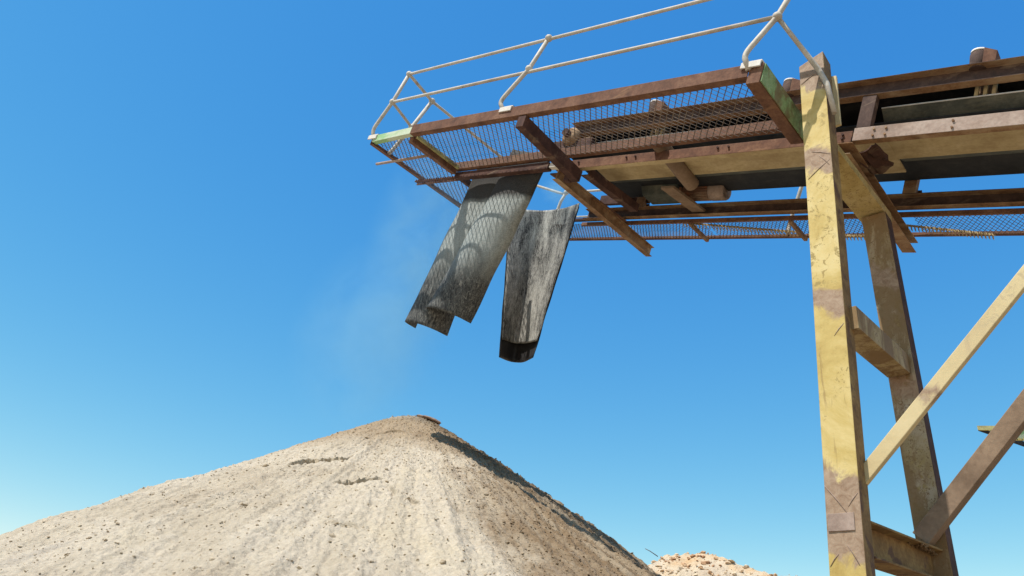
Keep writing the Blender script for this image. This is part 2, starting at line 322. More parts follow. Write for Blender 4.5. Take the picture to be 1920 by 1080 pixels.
# more samples on the side that faces the camera
uth = np.linspace(-1, 1, nth, endpoint=False); th = PHI_C + math.pi * (0.45 * uth + 0.55 * uth ** 3)
rr = np.concatenate([np.linspace(0.0, 7.4, nr - 30), np.linspace(7.5, 11.5, 30)])
TT, RR = np.meshgrid(th, rr); X = AX + RR * np.cos(TT); Y = AY + RR * np.sin(TT); Zp = surf(X, Y)
Zp = np.maximum(Zp, -0.15)
def crack_offsets(X, Y, Z):
    dxr = np.zeros_like(X); dz = np.zeros_like(X)
    for (x0, y0, x1, y1, amp) in CRACKS:
        L = math.hypot(x1 - x0, y1 - y0); ux, uy = (x1 - x0) / L, (y1 - y0) / L
        a = (X - x0) * ux + (Y - y0) * uy; rr_ = np.hypot(X - AX, Y - AY)
        # signed distance downhill from the crack line
        nx, ny = -uy, ux
        mx, my = (x0 + x1) / 2 - AX, (y0 + y1) / 2 - AY
        if nx * mx + ny * my < 0: nx, ny = -nx, -ny
        d = (X - x0) * nx + (Y - y0) * ny + 0.045 * np.sin(a * 9 + x0) + 0.008 * np.sin(a * 31)
        w = np.clip(a / 0.12, 0, 1) * np.clip((L - a) / 0.12, 0, 1)
        up = np.exp(-((d + 0.014) / 0.016) ** 2) * w; dn = np.exp(-((d - 0.018) / 0.018) ** 2) * w
        dxr += amp * (up * 1.5 - dn * 1.6); dz += amp * (up * 0.5 - dn * 0.9)
    return dxr, dz
if CRACKS:
    dr, dz = crack_offsets(X, Y, Zp); X = X + dr * np.cos(TT); Y = Y + dr * np.sin(TT); Zp = Zp + dz
def damp(nt, v, c):
    # moist fine material on the flank to the right of the drop point: darker brown gravel
    sep = nt.nodes.new("ShaderNodeSeparateXYZ"); nt.links.new(v, sep.inputs[0])
    def lin(a, b, cc):
        m1 = nt.nodes.new("ShaderNodeMath"); m1.operation = 'MULTIPLY_ADD'; m1.inputs[1].default_value = a; m1.inputs[2].default_value = cc
        nt.links.new(sep.outputs['X'], m1.inputs[0])
        m2 = nt.nodes.new("ShaderNodeMath"); m2.operation = 'MULTIPLY_ADD'; m2.inputs[1].default_value = b
        nt.links.new(sep.outputs['Y'], m2.inputs[0]); nt.links.new(m1.outputs[0], m2.inputs[2]); return m2.outputs[0]
    # direction (to the right of the photograph) measured from a line below the apex
    ex, ey = math.cos(PHI_C + 0.95), math.sin(PHI_C + 0.95)
    side = lin(-math.sin(PHI_C + 0.12), math.cos(PHI_C + 0.12), -(-math.sin(PHI_C + 0.12) * AX + math.cos(PHI_C + 0.12) * AY))
    n = nz(nt, v, 1.3, 6, 0.7, 0.6)
    a = nt.nodes.new("ShaderNodeMath"); a.operation = 'MULTIPLY_ADD'; a.inputs[1].default_value = 2.2; nt.links.new(n, a.inputs[0]); nt.links.new(side, a.inputs[2])
    mr0 = nt.nodes.new('ShaderNodeMapRange'); mr0.inputs['From Min'].default_value = 1.12; mr0.inputs['From Max'].default_value = 1.75; nt.links.new(a.outputs[0], mr0.inputs['Value'])
    f = ramp(nt, mr0.outputs[0], [(0.0, BW(0)), (1.0, BW(0.95))])
    c = mix(nt, f, c, mix(nt, 0.6, c, (0.20, 0.135, 0.08)))
    c = mix(nt, f, c, (0.66, 0.57, 0.46), 'MULTIPLY')
    xx = lin(1, 0, -AX); yy = lin(0, 1, -AY); at = nt.nodes.new('ShaderNodeMath'); at.operation = 'ARCTAN2'; nt.links.new(yy, at.inputs[0]); nt.links.new(xx, at.inputs[1])
    cb0 = nt.nodes.new('ShaderNodeCombineXYZ'); nt.links.new(xx, cb0.inputs[0]); nt.links.new(yy, cb0.inputs[1])
    l0 = nt.nodes.new('ShaderNodeVectorMath'); l0.operation = 'LENGTH'; nt.links.new(cb0.outputs[0], l0.inputs[0])
    a1 = nt.nodes.new('ShaderNodeMath'); a1.operation = 'MULTIPLY'; a1.inputs[1].default_value = 17; nt.links.new(at.outputs[0], a1.inputs[0])
    r1 = nt.nodes.new('ShaderNodeMath'); r1.operation = 'MULTIPLY'; r1.inputs[1].default_value = 0.55; nt.links.new(l0.outputs['Value'], r1.inputs[0])
    cb1 = nt.nodes.new('ShaderNodeCombineXYZ'); nt.links.new(a1.outputs[0], cb1.inputs[0]); nt.links.new(r1.outputs[0], cb1.inputs[1])
    stn = nz(nt, cb1.outputs[0], 1.0, 6, 0.62, 0.35)
    c = mix(nt, ramp(nt, stn, [(0.46, BW(0)), (0.60, BW(0.42))]), c, (0.45, 0.375, 0.27))
    c = mix(nt, ramp(nt, stn, [(0.30, BW(0.40)), (0.42, BW(0))]), c, (0.34, 0.30, 0.255))
    # the crown: a brownish ring around the fresh top
    rx = lin(1, 0, -AX); ry = lin(0, 1, -AY); cb = nt.nodes.new("ShaderNodeCombineXYZ"); nt.links.new(rx, cb.inputs[0]); nt.links.new(ry, cb.inputs[1])
    ln = nt.nodes.new("ShaderNodeVectorMath"); ln.operation = 'LENGTH'; nt.links.new(cb.outputs[0], ln.inputs[0])
    b = nt.nodes.new("ShaderNodeMath"); b.operation = 'MULTIPLY_ADD'; b.inputs[1].default_value = 1.0; nt.links.new(n, b.inputs[0]); nt.links.new(ln.outputs['Value'], b.inputs[2])
    mr = nt.nodes.new("ShaderNodeMapRange"); mr.inputs['From Min'].default_value = 0; mr.inputs['From Max'].default_value = 4; nt.links.new(b.outputs[0], mr.inputs['Value'])
    ring = ramp(nt, mr.outputs[0], [(0.2, BW(0.25)), (0.3, BW(1)), (0.50, BW(0.9)), (0.66, BW(0))])
    c = mix(nt, ring, c, mix(nt, 0.75, c, (0.58, 0.46, 0.33), 'MULTIPLY'))
    return c
sand_mat('gravel', [(0.28, (0.34, 0.285, 0.22)), (0.42, (0.415, 0.365, 0.295)), (0.55, (0.465, 0.415, 0.345)), (0.72, (0.48, 0.42, 0.325))], damp=damp)
vv = np.stack([X, Y, Zp], -1).reshape(-1, 3); org = np.array([AX, AY, 0.0]); vv = vv - org
idx = np.arange(nr * nth).reshape(nr, nth)
q = np.stack([idx[:-1], np.roll(idx[:-1], -1, 1), np.roll(idx[1:], -1, 1), idx[1:]], -1).reshape(-1, 4)
me = bpy.data.meshes.new('gravel_pile'); me.vertices.add(len(vv)); me.vertices.foreach_set('co', vv.ravel())
me.loops.add(q.size); me.loops.foreach_set('vertex_index', q.ravel().astype(np.int32)); me.polygons.add(len(q))
me.polygons.foreach_set('loop_start', np.arange(0, q.size, 4, dtype=np.int32)); me.polygons.foreach_set('loop_total', np.full(len(q), 4, dtype=np.int32))
me.update(calc_edges=True); me.validate(); me.polygons.foreach_set('use_smooth', np.ones(len(me.polygons), dtype=bool))
me.materials.append(M['gravel']); pile = bpy.data.objects.new('gravel_pile', me); COL.objects.link(pile); place(pile, (AX, AY, 0), None)
tag(pile, 'tall pale cone of crushed gravel with a damp brown right flank under the belt end', 'stockpile')

ICO = None
def ico_pts():
    t = (1 + 5 ** .5) / 2
    v = [(-1, t, 0), (1, t, 0), (-1, -t, 0), (1, -t, 0), (0, -1, t), (0, 1, t), (0, -1, -t), (0, 1, -t), (t, 0, -1), (t, 0, 1), (-t, 0, -1), (-t, 0, 1)]
    f = [(0, 11, 5), (0, 5, 1), (0, 1, 7), (0, 7, 10), (0, 10, 11), (1, 5, 9), (5, 11, 4), (11, 10, 2), (10, 7, 6), (7, 1, 8), (3, 9, 4), (3, 4, 2), (3, 2, 6), (3, 6, 8), (3, 8, 9), (4, 9, 5), (2, 4, 11), (6, 2, 10), (8, 6, 7), (9, 8, 1)]
    return np.array(v) / 1.9, f
IV, IF = ico_pts()
def stones(mb, pts, rnd, flat=0.6):
    for (x, y, z, r) in pts:
        sc = np.array([rnd.uniform(.6, 1.3), rnd.uniform(.6, 1.2), rnd.uniform(.35, .9) * flat / .6]) * r
        v = IV * (1 + (np.array([rnd.random() for _ in range(12)])[:, None] - .5) * .7) * sc
        a = rnd.uniform(0, 6.28); b = rnd.uniform(-.6, .6); ca, sa, cb, sb = math.cos(a), math.sin(a), math.cos(b), math.sin(b)
        Rm = np.array([[ca, -sa, 0], [sa, ca, 0], [0, 0, 1]]) @ np.array([[1, 0, 0], [0, cb, -sb], [0, sb, cb]])
        v = v @ Rm.T + np.array([x, y, z]); mb.add([tuple(q) for q in v], IF)
sand_mat('stone', [(0.28, (0.22, 0.165, 0.12)), (0.45, (0.36, 0.30, 0.225)), (0.6, (0.45, 0.385, 0.30)), (0.72, (0.52, 0.45, 0.35))], damp=damp, sc=2.5, rough_b=0.3)
rnd = random.Random(3); pts = []
N_ST = 26000
for i in range(N_ST):
    d = rnd.uniform(-1.75, 1.9) if rnd.random() < .6 else rnd.uniform(.15, 1.2); r = 7.2 * rnd.random() ** 0.62; x = AX + r * math.cos(PHI_C + d); y = AY + r * math.sin(PHI_C + d)
    if math.hypot(x, y) < 0.8: continue
    pts.append((x, y, r, 0.0045 + 0.009 * rnd.random() ** 2.5 * (1 + (rnd.random() < .03) * 1.8)))
A = np.array(pts); Zs = surf(A[:, 0], A[:, 1])
mb = MB(); stones(mb, [(p[0], p[1], z + p[3] * .2, p[3]) for p, z in zip(pts, Zs)], rnd)
o = mb.build('loose_stones', 'stone', pile); tag(o, kind='stuff')
# slab of rock lying on the very top
def slab(cx, cy, cz, a, lx, ly, h, tilt, name, seed):
    r = random.Random(seed); n = 15; ring = []
    for k in range(n):
        an = 2 * math.pi * k / n; q_ = r.uniform(.6, 1.15); ring.append((math.cos(an) * lx * q_, math.sin(an) * ly * q_))
    vs = []
    for lv, (zz, sc) in enumerate(((0, .85), (h * .45, 1.05), (h, .8))):
        for (x, y) in ring: vs.append(Vector((x * sc + r.uniform(-.01, .01), y * sc, zz + r.uniform(-.1, .1) * h)))
    Rm = Matrix.Rotation(a, 4, 'Z') @ Matrix.Rotation(tilt, 4, 'Y'); vs = [Rm @ v + Vector((cx, cy, cz)) for v in vs]
    fs = [tuple(range(n))[::-1], tuple(range(2 * n, 3 * n))] + [(l * n + k, l * n + (k + 1) % n, (l + 1) * n + (k + 1) % n, (l + 1) * n + k) for l in (0, 1) for k in range(n)]
    return MB().add(vs, fs).build(name, 'slab_rock', None, bevel=0.004)
sand_mat('slab_rock', [(0.3, (0.16, 0.10, 0.075)), (0.5, (0.30, 0.20, 0.155)), (0.7, (0.50, 0.43, 0.36))], sc=3, rough_b=0.5)
sz = lambda x, y: float(surf(np.array([x]), np.array([y]))[0])
sx, sy = -7.36, 6.86
tag(slab(sx, sy, sz(sx, sy) + .0, 0.62, .20, .12, .035, .26, 'rock_slab', 4), 'flat dark reddish rock slab poking out at the peak of the gravel cone', 'rock')

# ------------------------------------------------------------------ distant rubble pile
BX, BY, BZ = -10.35, 18.3, 5.42
sand_mat('rubble', [(0.28, (0.38, 0.31, 0.24)), (0.45, (0.47, 0.40, 0.31)), (0.58, (0.45, 0.31, 0.18)), (0.72, (0.48, 0.37, 0.22))], sc=0.8)
nn = 150; gx = np.linspace(-11, 17, nn * 2); gy = np.linspace(-8, 10, nn); GX, GY = np.meshgrid(gx, gy)
def rsurf(dx, dy):
    left = np.where(dx < 0, -dx * .75, 0); right = np.where(dx > 0, dx, 0)
    base = BZ - left - np.interp(right, [0, 1.1, 3.0, 5, 9, 17], [0, .10, .62, 1.0, 2.6, 6.0]) - np.abs(dy) * np.where(dy < 0, .62, .7) * .9
    return base + fbm(dx * .9, dy * .9, 5, 77, .6) * .22 + fbm(dx * 5, dy * 5, 3, 99, .6) * .10
RZ = np.maximum(rsurf(GX, GY), -0.2)
vv = np.stack([GX, GY, RZ], -1).reshape(-1, 3); idx = np.arange(nn * nn * 2).reshape(nn, nn * 2)
q = np.stack([idx[:-1, :-1], idx[:-1, 1:], idx[1:, 1:], idx[1:, :-1]], -1).reshape(-1, 4)
me = bpy.data.meshes.new('rubble_pile'); me.from_pydata(vv.tolist(), [], q.tolist()); me.materials.append(M['rubble'])
rub = bpy.data.objects.new('rubble_pile', me); COL.objects.link(rub); place(rub, (BX, BY, 0), None)
tag(rub, 'far heap of orange and white broken rock behind the gravel cone', 'rubble heap')
mb = MB(); rnd = random.Random(9); pts = []
for i in range(3200):
    dx = rnd.uniform(-2, 6.5); dy = rnd.uniform(-3.2, .6); pts.append((dx, dy, (.014 + .06 * rnd.random() ** 3)))
A = np.array(pts); Zs = rsurf(A[:, 0], A[:, 1])
stones(mb, [(BX + p[0], BY + p[1], z + p[2] * .2, p[2]) for p, z in zip(pts, Zs)], rnd)
sand_mat('rubble_rock', [(0.30, (0.26, 0.13, 0.075)), (0.42, (0.42, 0.28, 0.17)), (0.52, (0.50, 0.42, 0.32)), (0.7, (0.56, 0.50, 0.42))], sc=1.2, rough_b=0.3)
o = mb.build('broken_rocks', 'rubble_rock', rub); tag(o, kind='stuff')
tag(MB().tube([(-10.42, 18.0, 5.30), (-10.60, 17.95, 5.42), (-10.74, 17.92, 5.49)], [.012, .010, .007], 6).build('rusty_rod', 'rust_dark'), 'thin dark rod sticking up out of the far rubble heap', 'rod')

# ------------------------------------------------------------------ support trestle
tr = thing('support_trestle', 'weathered yellow steel trestle on two tall legs carrying the conveyor', 'trestle', (-1.5, 5.5, 0))
def lerp(a, b, k): return tuple(x + (y - x) * k for x, y in zip(a, b))
def leg_quad(z, top, bot, dep):          # top/bot = (xL, xR, y, z)
    k = (z - bot[3]) / (top[3] - bot[3]); xl = bot[0] + (top[0] - bot[0]) * k; xr = bot[1] + (top[1] - bot[1]) * k; y = bot[2] + (top[2] - bot[2]) * k
    return [(xl, y, z), (xr, y, z), (xr, y + dep, z), (xl, y + dep, z)]
FT = (-1.590, -1.385, 5.05, 6.30); FB = (-1.690, -1.480, 4.88, 2.45)
RT = (-1.560, -1.360, 6.20, 5.60); RB = (-1.520, -1.320, 6.20, 2.97)
def leg(name, top, bot, z1, dep, m_face, m_side, tcut=0.0):
    mb = MB(); b = leg_quad(0, top, bot, dep); t = leg_quad(z1, top, bot, dep)
    t = [(t[0][0], t[0][1], t[0][2] - tcut), (t[1][0], t[1][1], t[1][2] + tcut * .3), t[2], t[3]]
    zs = [0, 1, 2, 2.6, 3.2, 3.8, 4.4, 5.0, 5.6, z1]
    mb.hexa(b, t); lg = mb.build(name, m_face, tr, bevel=0.006)
    return lg
lf = leg('leg', FT, FB, 6.56, .17, 'yellow_front', 'brown_side', .05)
M['yellow_front'].name = 'yellow_front'
def assign_side(o, side_mat):             # right-hand side in darker rusty brown, its shade put into the colour
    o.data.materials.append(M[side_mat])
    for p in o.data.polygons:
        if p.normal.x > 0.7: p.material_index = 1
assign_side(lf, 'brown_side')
# bolted strip behind the front leg, a little shorter
mb = MB(); b = leg_quad(5.9, FT, FB, .0); t = leg_quad(6.45, FT, FB, .0)
mb.hexa([(b[1][0] - .05, b[1][1] + .173, 5.9), (b[1][0] + .035, b[1][1] + .173, 5.9), (b[1][0] + .035, b[1][1] + .20, 5.9), (b[1][0] - .05, b[1][1] + .20, 5.9)],
        [(t[1][0] - .05, t[1][1] + .173, 6.45), (t[1][0] + .035, t[1][1] + .173, 6.42), (t[1][0] + .035, t[1][1] + .20, 6.42), (t[1][0] - .05, t[1][1] + .20, 6.45)])
mb.build('stiffener', 'yellow_brace', tr, bevel=.003)
def on_face(u, z, out=.004):      # point on the near face of the front leg, u across 0..1
    q_ = leg_quad(z, FT, FB, 0); return Vector((q_[0][0] + (q_[1][0] - q_[0][0]) * u, q_[0][1] - out, z))
MB().hexa([on_face(.06, 2.70, 0), on_face(.80, 2.70, 0), on_face(.80, 2.70, .007), on_face(.06, 2.70, .007)][::-1], [on_face(.06, 2.805, 0), on_face(.80, 2.805, 0), on_face(.80, 2.805, .007), on_face(.06, 2.805, .007)][::-1]).build('cover_plate', 'pink_dust', lf, bevel=.002)
for (u0, z0, u1, z1) in ((.02, 2.98, .62, 2.80), (.66, 2.84, .95, 2.92), (.05, 2.50, .30, 2.57), (.55, 2.62, .85, 2.50), (.1, 5.33, .92, 5.45), (.55, 5.52, .9, 5.40), (.3, 5.58, .95, 5.50), (.62, 3.98, .95, 4.06), (.04, 6.30, .6, 6.36)):
    MB().tube([on_face(u0, z0, .001), on_face((u0 + u1) / 2, (z0 + z1) / 2 + .006, .002), on_face(u1, z1, .001)], [.0015, .003, .0015], 6).build('weld_bead', 'pink_dust', lf)
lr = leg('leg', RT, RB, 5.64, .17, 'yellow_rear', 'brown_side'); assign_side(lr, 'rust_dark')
for z, ys in ((0, 0),):
    for (tp, bt) in ((FT, FB), (RT, RB)):
        q4 = leg_quad(0, tp, bt, .17); MB().wbox(q4[0][0] - .1, q4[1][0] + .1, q4[0][1] - .1, q4[2][1] + .1, 0.005, .03).build('base_plate', 'rust', tr, bevel=.004)
# crosshead under the conveyor and the two ties between the legs
MB().hexa([(-1.62, 5.20, 5.64), (-1.40, 5.20, 5.64), (-1.37, 6.44, 5.665), (-1.59, 6.44, 5.665)], [(-1.62, 5.20, 5.72), (-1.40, 5.20, 5.72), (-1.37, 6.44, 5.76), (-1.59, 6.44, 5.76)]).build('crosshead', 'yellow_beam', tr, bevel=.004)
MB().ext(boxp(.17, .17), (-1.475, 5.06, 4.14), (-1.455, 6.19, 4.22), (1, 0, 0), (0, 0, 1)).build('tie_beam', 'yellow_tie', tr, bevel=.003)
MB().ext(ibeam(.18, .22, .014), (-1.56, 5.07, 2.68), (-1.44, 6.20, 2.72), (1, 0, 0), (0, 0, 1)).build('tie_beam', 'brown_side', tr, bevel=.003)
# braces running back up towards the tail
def brace(a, b, w, h, mname, prof='box'):
    a = Vector(a); b = Vector(b); d = (b - a).normalized(); up = Vector((0, 1, 0)); sd = d.cross(up).normalized()
    pf = boxp(w, h) if prof == 'box' else angle(w, h, .01)
    return MB().ext(pf, a, b, sd, up).build('brace', mname, tr, bevel=.005)
brace((-1.50, 5.06, 3.035), (2.35, 5.06, 7.0 - 0.0), .088, .05, 'yellow_brace')
brace((-1.45, 6.10, 2.88), (2.3, 6.10, 6.93), .125, .11, 'brown_brace')
# spilt gravel lying on the lower tie
rnd = random.Random(5); mb = MB(); pts = []
for i in range(420):
    u = rnd.gauss(0, .5); y = 6.02 + u * .16; x = -1.47 + rnd.uniform(-.06, .08); hgt = .07 * math.exp(-(u * 1.4) ** 2) * (1 - abs(x + 1.46) * 6)
    pts.append((x, y, 2.795 + max(0, hgt) * rnd.random(), rnd.uniform(.006, .016)))
stones(mb, pts, rnd)
tag(mb.build('gravel_spill', 'stone'), 'small heap of spilt gravel lying on the lower tie of the trestle', 'gravel', kind='stuff')

# ------------------------------------------------------------------ conveyor
cv = thing('conveyor', 'long inclined belt conveyor in rusty steel ending above the gravel cone', 'conveyor', P(-2.6, 1.64, .95))
SE = -2.6
def cbar(name, prof, s0, s1, t, n, m_, par=cv, bevel=.004, side=T, up=N):
    return MB().ext(prof, P(s0, t, n), P(s1, t, n), side, up).build(name, m_, par, bevel=bevel)
k = K
def lip(o, m_):                 # second colour on the faces turned down
    o.data.materials.append(M[m_])
    for p in o.data.polygons:
        if p.normal.dot(N) < -0.7: p.material_index = 1
    return o
lip(cbar('bottom_chord', chan(.018 * k, .029 * k, .008), .70, 1.525, 1.48, 1.007, 'rust'), 'khaki')
lip(cbar('bottom_chord', chan(.018 * k, .033 * k, .008), SE, .698, 1.48, 1.0115, 'pink_dust'), 'rust_dusty')
lip(cbar('bottom_chord', chan(.022 * k, .036 * k, .008, -1), SE, 1.70, 1.80, 1.024, 'rust_mid'), 'rust_dusty')
lip(cbar('top_chord', chan(.022 * k, .044 * k, .008, -1), SE, 1.56, 1.48, 1.133, 'rust_mid'), 'rust_dusty')
cbar('top_chord', chan(.020 * k, .044 * k, .008, -1), SE, 1.56, 1.80, 1.133, 'rust')
for sq in (1.485, .680, -.12, -.92, -1.72, -2.52):
    for tt in (1.48, 1.80):
        if sq > 1 and tt < 1.5: continue
        MB().ext(chan(.030 * k, .018 * k, .008), P(sq, tt, 1.028 if tt < 1.6 else 1.042), P(sq, tt, 1.111), U, T).build('upright', 'rust_dusty' if tt > 1.6 else 'rust_mid', cv, bevel=.003)
def bolts(pts, d, r_, par, m_='rust_dark'):
    for q_ in pts: MB().tube([q_, q_ + d * .016], r_, 6, False).build('bolt', m_, par)
for sq in (1.485, .680, -.12):
    gp = MB().hexa([P(sq - .030, 1.8125, 1.012), P(sq + .030, 1.8125, 1.012), P(sq + .030, 1.815, 1.012), P(sq - .030, 1.815, 1.012)], [P(sq - .022, 1.8125, 1.062), P(sq + .022, 1.8125, 1.062), P(sq + .022, 1.815, 1.062), P(sq - .022, 1.815, 1.062)]).build('gusset', 'rust', cv)
bolts([P(s0 / 100, 1.4705, 1.012) for s0 in (72, 75, 100, 103, 128, 131, 148, 152)] + [P(s0 / 100, 1.4705, 1.002) for s0 in (72, 75)], -T, .011, cv)
bolts([P(s0, 1.472, n0) for s0 in (.655, .63, .50, .36) for n0 in (1.004, 1.020)], -T, .010, cv, 'rust_dusty')
cabp = []
for i in range(61):
    u = i / 60; sg = abs(math.sin(u * math.pi * 7)); cabp.append(P(1.30 - 1.9 * u, 1.776, 1.088 - .010 * sg))
MB().tube(cabp, .009, 7).build('power_cable', 'dark_belt', cv)
cabp = [P(1.20, 1.745, 1.083), P(1.16, 1.76, 1.095), P(1.05, 1.775, 1.090), P(.98, 1.776, 1.086)]
MB().tube(cabp, .008, 7).build('motor_lead', 'dark_belt', cv)
# belt: carrying run, wrap and return run in one loop
mb = MB(); prof = [(SE, 1.150)] + [(1.53, 1.150)]
for i in range(13):
    a = math.pi / 2 - math.pi * i / 12; prof.append((1.545 + .045 * math.cos(a), 1.105 + .045 * math.sin(a)))
prof += [(1.40, 1.066), (SE, 1.066)]
vs = []; fs = []
for (s, n) in prof:
    for tt in (1.515, 1.64, 1.765): vs.append(P(s, tt, n))
    for tt in (1.765, 1.64, 1.515): vs.append(P(s, tt, n - .0025))
for i in range(len(prof) - 1):
    for j in range(6): a = i * 6 + j; b = i * 6 + (j + 1) % 6; fs.append((a, b, b + 6, a + 6))
mb.add(vs, fs, True).build('belt', 'dark_belt', cv)
MB().tube([P(1.545, 1.52, 1.105), P(1.545, 1.76, 1.105)], .040 * k, 32).build('head_pulley', 'rust_dusty', cv)
MB().tube([P(1.545, 1.44, 1.105), P(1.545, 1.84, 1.105)], .012 * k, 14).build('pulley_shaft', 'rust_dark', cv)
for tt in (1.478, 1.806):
    MB().tube([P(1.545, tt - .022, 1.105), P(1.545, tt - .012, 1.105), P(1.545, tt + .02, 1.105)], [.020 * k, .030 * k, .030 * k], 20).build('shaft_bearing', 'rust_dusty', cv, bevel=.003)
    MB().box(1.46, 1.66, tt - .006, tt + .006, 1.062, 1.096).build('head_bracket', 'rust_dark', cv, bevel=.003)
# trough plate under the belt: flat khaki floor with dark wings
def trough(s0, s1):
    prof = [(1.497, 1.090), (1.560, 1.050), (1.640, 1.048), (1.785, 1.106)]; th_ = .0022
    wings = MB(); floor = MB(); 
    for i, (a, b) in enumerate(zip(prof[:-1], prof[1:])):
        tgt = floor if i == 1 else wings
        d = .0012 if i == 1 else 0
        tgt.hexa([P(s0, a[0], a[1] - d), P(s1, a[0], a[1] - d), P(s1, b[0], b[1] - d), P(s0, b[0], b[1] - d)],
                 [P(s0, a[0], a[1] + th_), P(s1, a[0], a[1] + th_), P(s1, b[0], b[1] + th_), P(s0, b[0], b[1] + th_)])
    wings.build('trough_wing', 'grey_green', cv); floor.build('trough_floor', 'khaki', cv)
    MB().tube([P(s0, 1.497, 1.091), P(s1, 1.497, 1.091)], .0016 * k, 6).build('trough_edge', 'white_dust', cv)  # white rim stands in for the sunlit edge of the wing
trough(.84, 1.50); trough(SE, .66)
MB().box(.66, .84, 1.56, 1.70, 1.047, 1.051).build('trough_floor', 'khaki', cv)
MB().box(SE, 1.40, 1.772, 1.790, 1.098, 1.104).build('edge_angle', 'rust', cv, bevel=.002)
# cross beams that carry the far walkway
MB().ext(ibeam(.024 * k, .034 * k, .009), P(1.548, 1.468, .976), P(1.540, 1.985, .976), U, N).build('cross_beam', 'rust_dusty', cv, bevel=.003)
MB().ext(chan(.028 * k, .026 * k, .009), P(1.462, 1.49, .992), P(1.450, 1.735, 1.004), U, N).build('cross_beam', 'rust_dark', cv, bevel=.003)
MB().ext(chan(.034 * k, .030 * k, .009, -1), P(.712, 1.47, .977), P(.712, 1.958, .977), U, N).build('cross_beam', 'rust_dusty', cv, bevel=.003)
MB().ext(boxp(.020 * k, .040 * k), P(1.500, 1.462, .968), P(1.500, 1.478, .968), U, N).build('packer', 'rust_dark', cv, bevel=.003)
MB().hexa([P(1.60, 1.49, .992), P(1.55, 1.49, .992), P(1.52, 1.80, .992), P(1.56, 1.80, .992)], [P(1.60, 1.49, .996), P(1.55, 1.49, .996), P(1.52, 1.80, .996), P(1.56, 1.80, .996)]).build('gusset', 'rust', cv)
# snub roller, its hanger plate and the gearmotor
MB().tube([P(1.205, 1.452, 1.038), P(1.222, 1.672, 1.036)], .021 * k, 24).build('snub_roller', 'brown_brace', cv, bevel=.004)
MB().hexa([P(1.305, 1.645, 1.012), P(1.262, 1.645, 1.012), P(1.236, 1.79, 1.012), P(1.280, 1.79, 1.012)], [P(1.305, 1.645, 1.020), P(1.262, 1.645, 1.020), P(1.236, 1.79, 1.020), P(1.280, 1.79, 1.020)]).build('hanger_plate', 'brown_brace', cv, bevel=.003)
MB().box(1.28, 1.45, 1.70, 1.78, 1.068, 1.074).build('drive_base', 'rust_dark', cv, bevel=.003)
MB().hexa([P(1.42, 1.715, 1.035), P(1.31, 1.715, 1.035), P(1.31, 1.775, 1.035), P(1.42, 1.775, 1.035)], [P(1.43, 1.705, 1.066), P(1.30, 1.705, 1.066), P(1.30, 1.78, 1.066), P(1.43, 1.78, 1.066)]).build('gearbox', 'grey_green', cv, bevel=.012)
a, b = P(1.305, 1.755, 1.062), P(1.165, 1.760, 1.062); ax = (b - a).normalized(); s1 = ax.cross(N).normalized(); s2 = ax.cross(s1)
gm = MB().tube([a, a + ax * .03, a + ax * .03, lerp_ := a + ax * .36], [.118, .118, .088, .088], 28).build('gearmotor', 'motor', cv)
mb = MB()
for i in range(22):
    an = 2 * math.pi * i / 22; d = s1 * math.cos(an) + s2 * math.sin(an); tn = ax.cross(d)
    mb.ext(boxp(.005, .022), a + ax * .05 + d * .095, a + ax * .35 + d * .095, tn, d)
mb.build('cooling_fins', 'motor', gm)
e0 = a + ax * .355; fc = MB().tube([e0, e0 + ax * .02, e0 + ax * .165, e0 + ax * .185, e0 + ax * .185, e0 + ax * .165], [.104, .108, .108, .100, .086, .082], 28).build('fan_cowl', 'pink_dust', gm)
mb = MB()
for i in range(8):
    an = math.pi * i / 8; d = s1 * math.cos(an) + s2 * math.sin(an); mb.ext(boxp(.008, .006), e0 + ax * .176 - d * .085, e0 + ax * .176 + d * .085, ax.cross(d), ax)
mb.tube([e0 + ax * .168, e0 + ax * .182], .03, 14); mb.build('grille', 'rust_dusty', gm)
MB().tube([e0 + ax * .1655, e0 + ax * .1675], .080, 24).build('fan_plate', 'dark_belt', gm)
# idler heads standing on the near top chord
for sq in (.466, .876, 1.267, .10, -.3, -.7, -1.1, -1.5, -1.9, -2.3):
    idl = MB().tube([P(sq + .012, 1.49, 1.150), P(sq + .012, 1.49, 1.186), P(sq + .012, 1.49, 1.190)], [.016 * k, .019 * k, .017 * k], 24).build('idler_cap', 'rust_mid', cv, bevel=.002)
    MB().tube([P(sq + .012, 1.49, 1.1905), P(sq + .012, 1.49, 1.195)], .0185 * k, 20).build('dust_cake', 'white_dust', idl)
    MB().hexa([P(sq - .022, 1.475, 1.155), P(sq + .001, 1.472, 1.155), P(sq + .001, 1.506, 1.155), P(sq - .022, 1.506, 1.155)], [P(sq - .022, 1.478, 1.186), P(sq + .001, 1.470, 1.192), P(sq + .001, 1.506, 1.192), P(sq - .022, 1.506, 1.186)]).build('idler_bracket', 'rust', cv, bevel=.003)
    MB().tube([P(sq, 1.52, 1.128), P(sq, 1.76, 1.128)], .017 * k, 16).build('idler_roller', 'rust_dusty', cv)
    mb = MB(); 
    for j in range(3): mb.box(sq - .024 + j * .016, sq - .017 + j * .016, 1.503, 1.512, 1.092, 1.135)
    mb.build('idler_hanger', 'khaki', cv, bevel=.002)
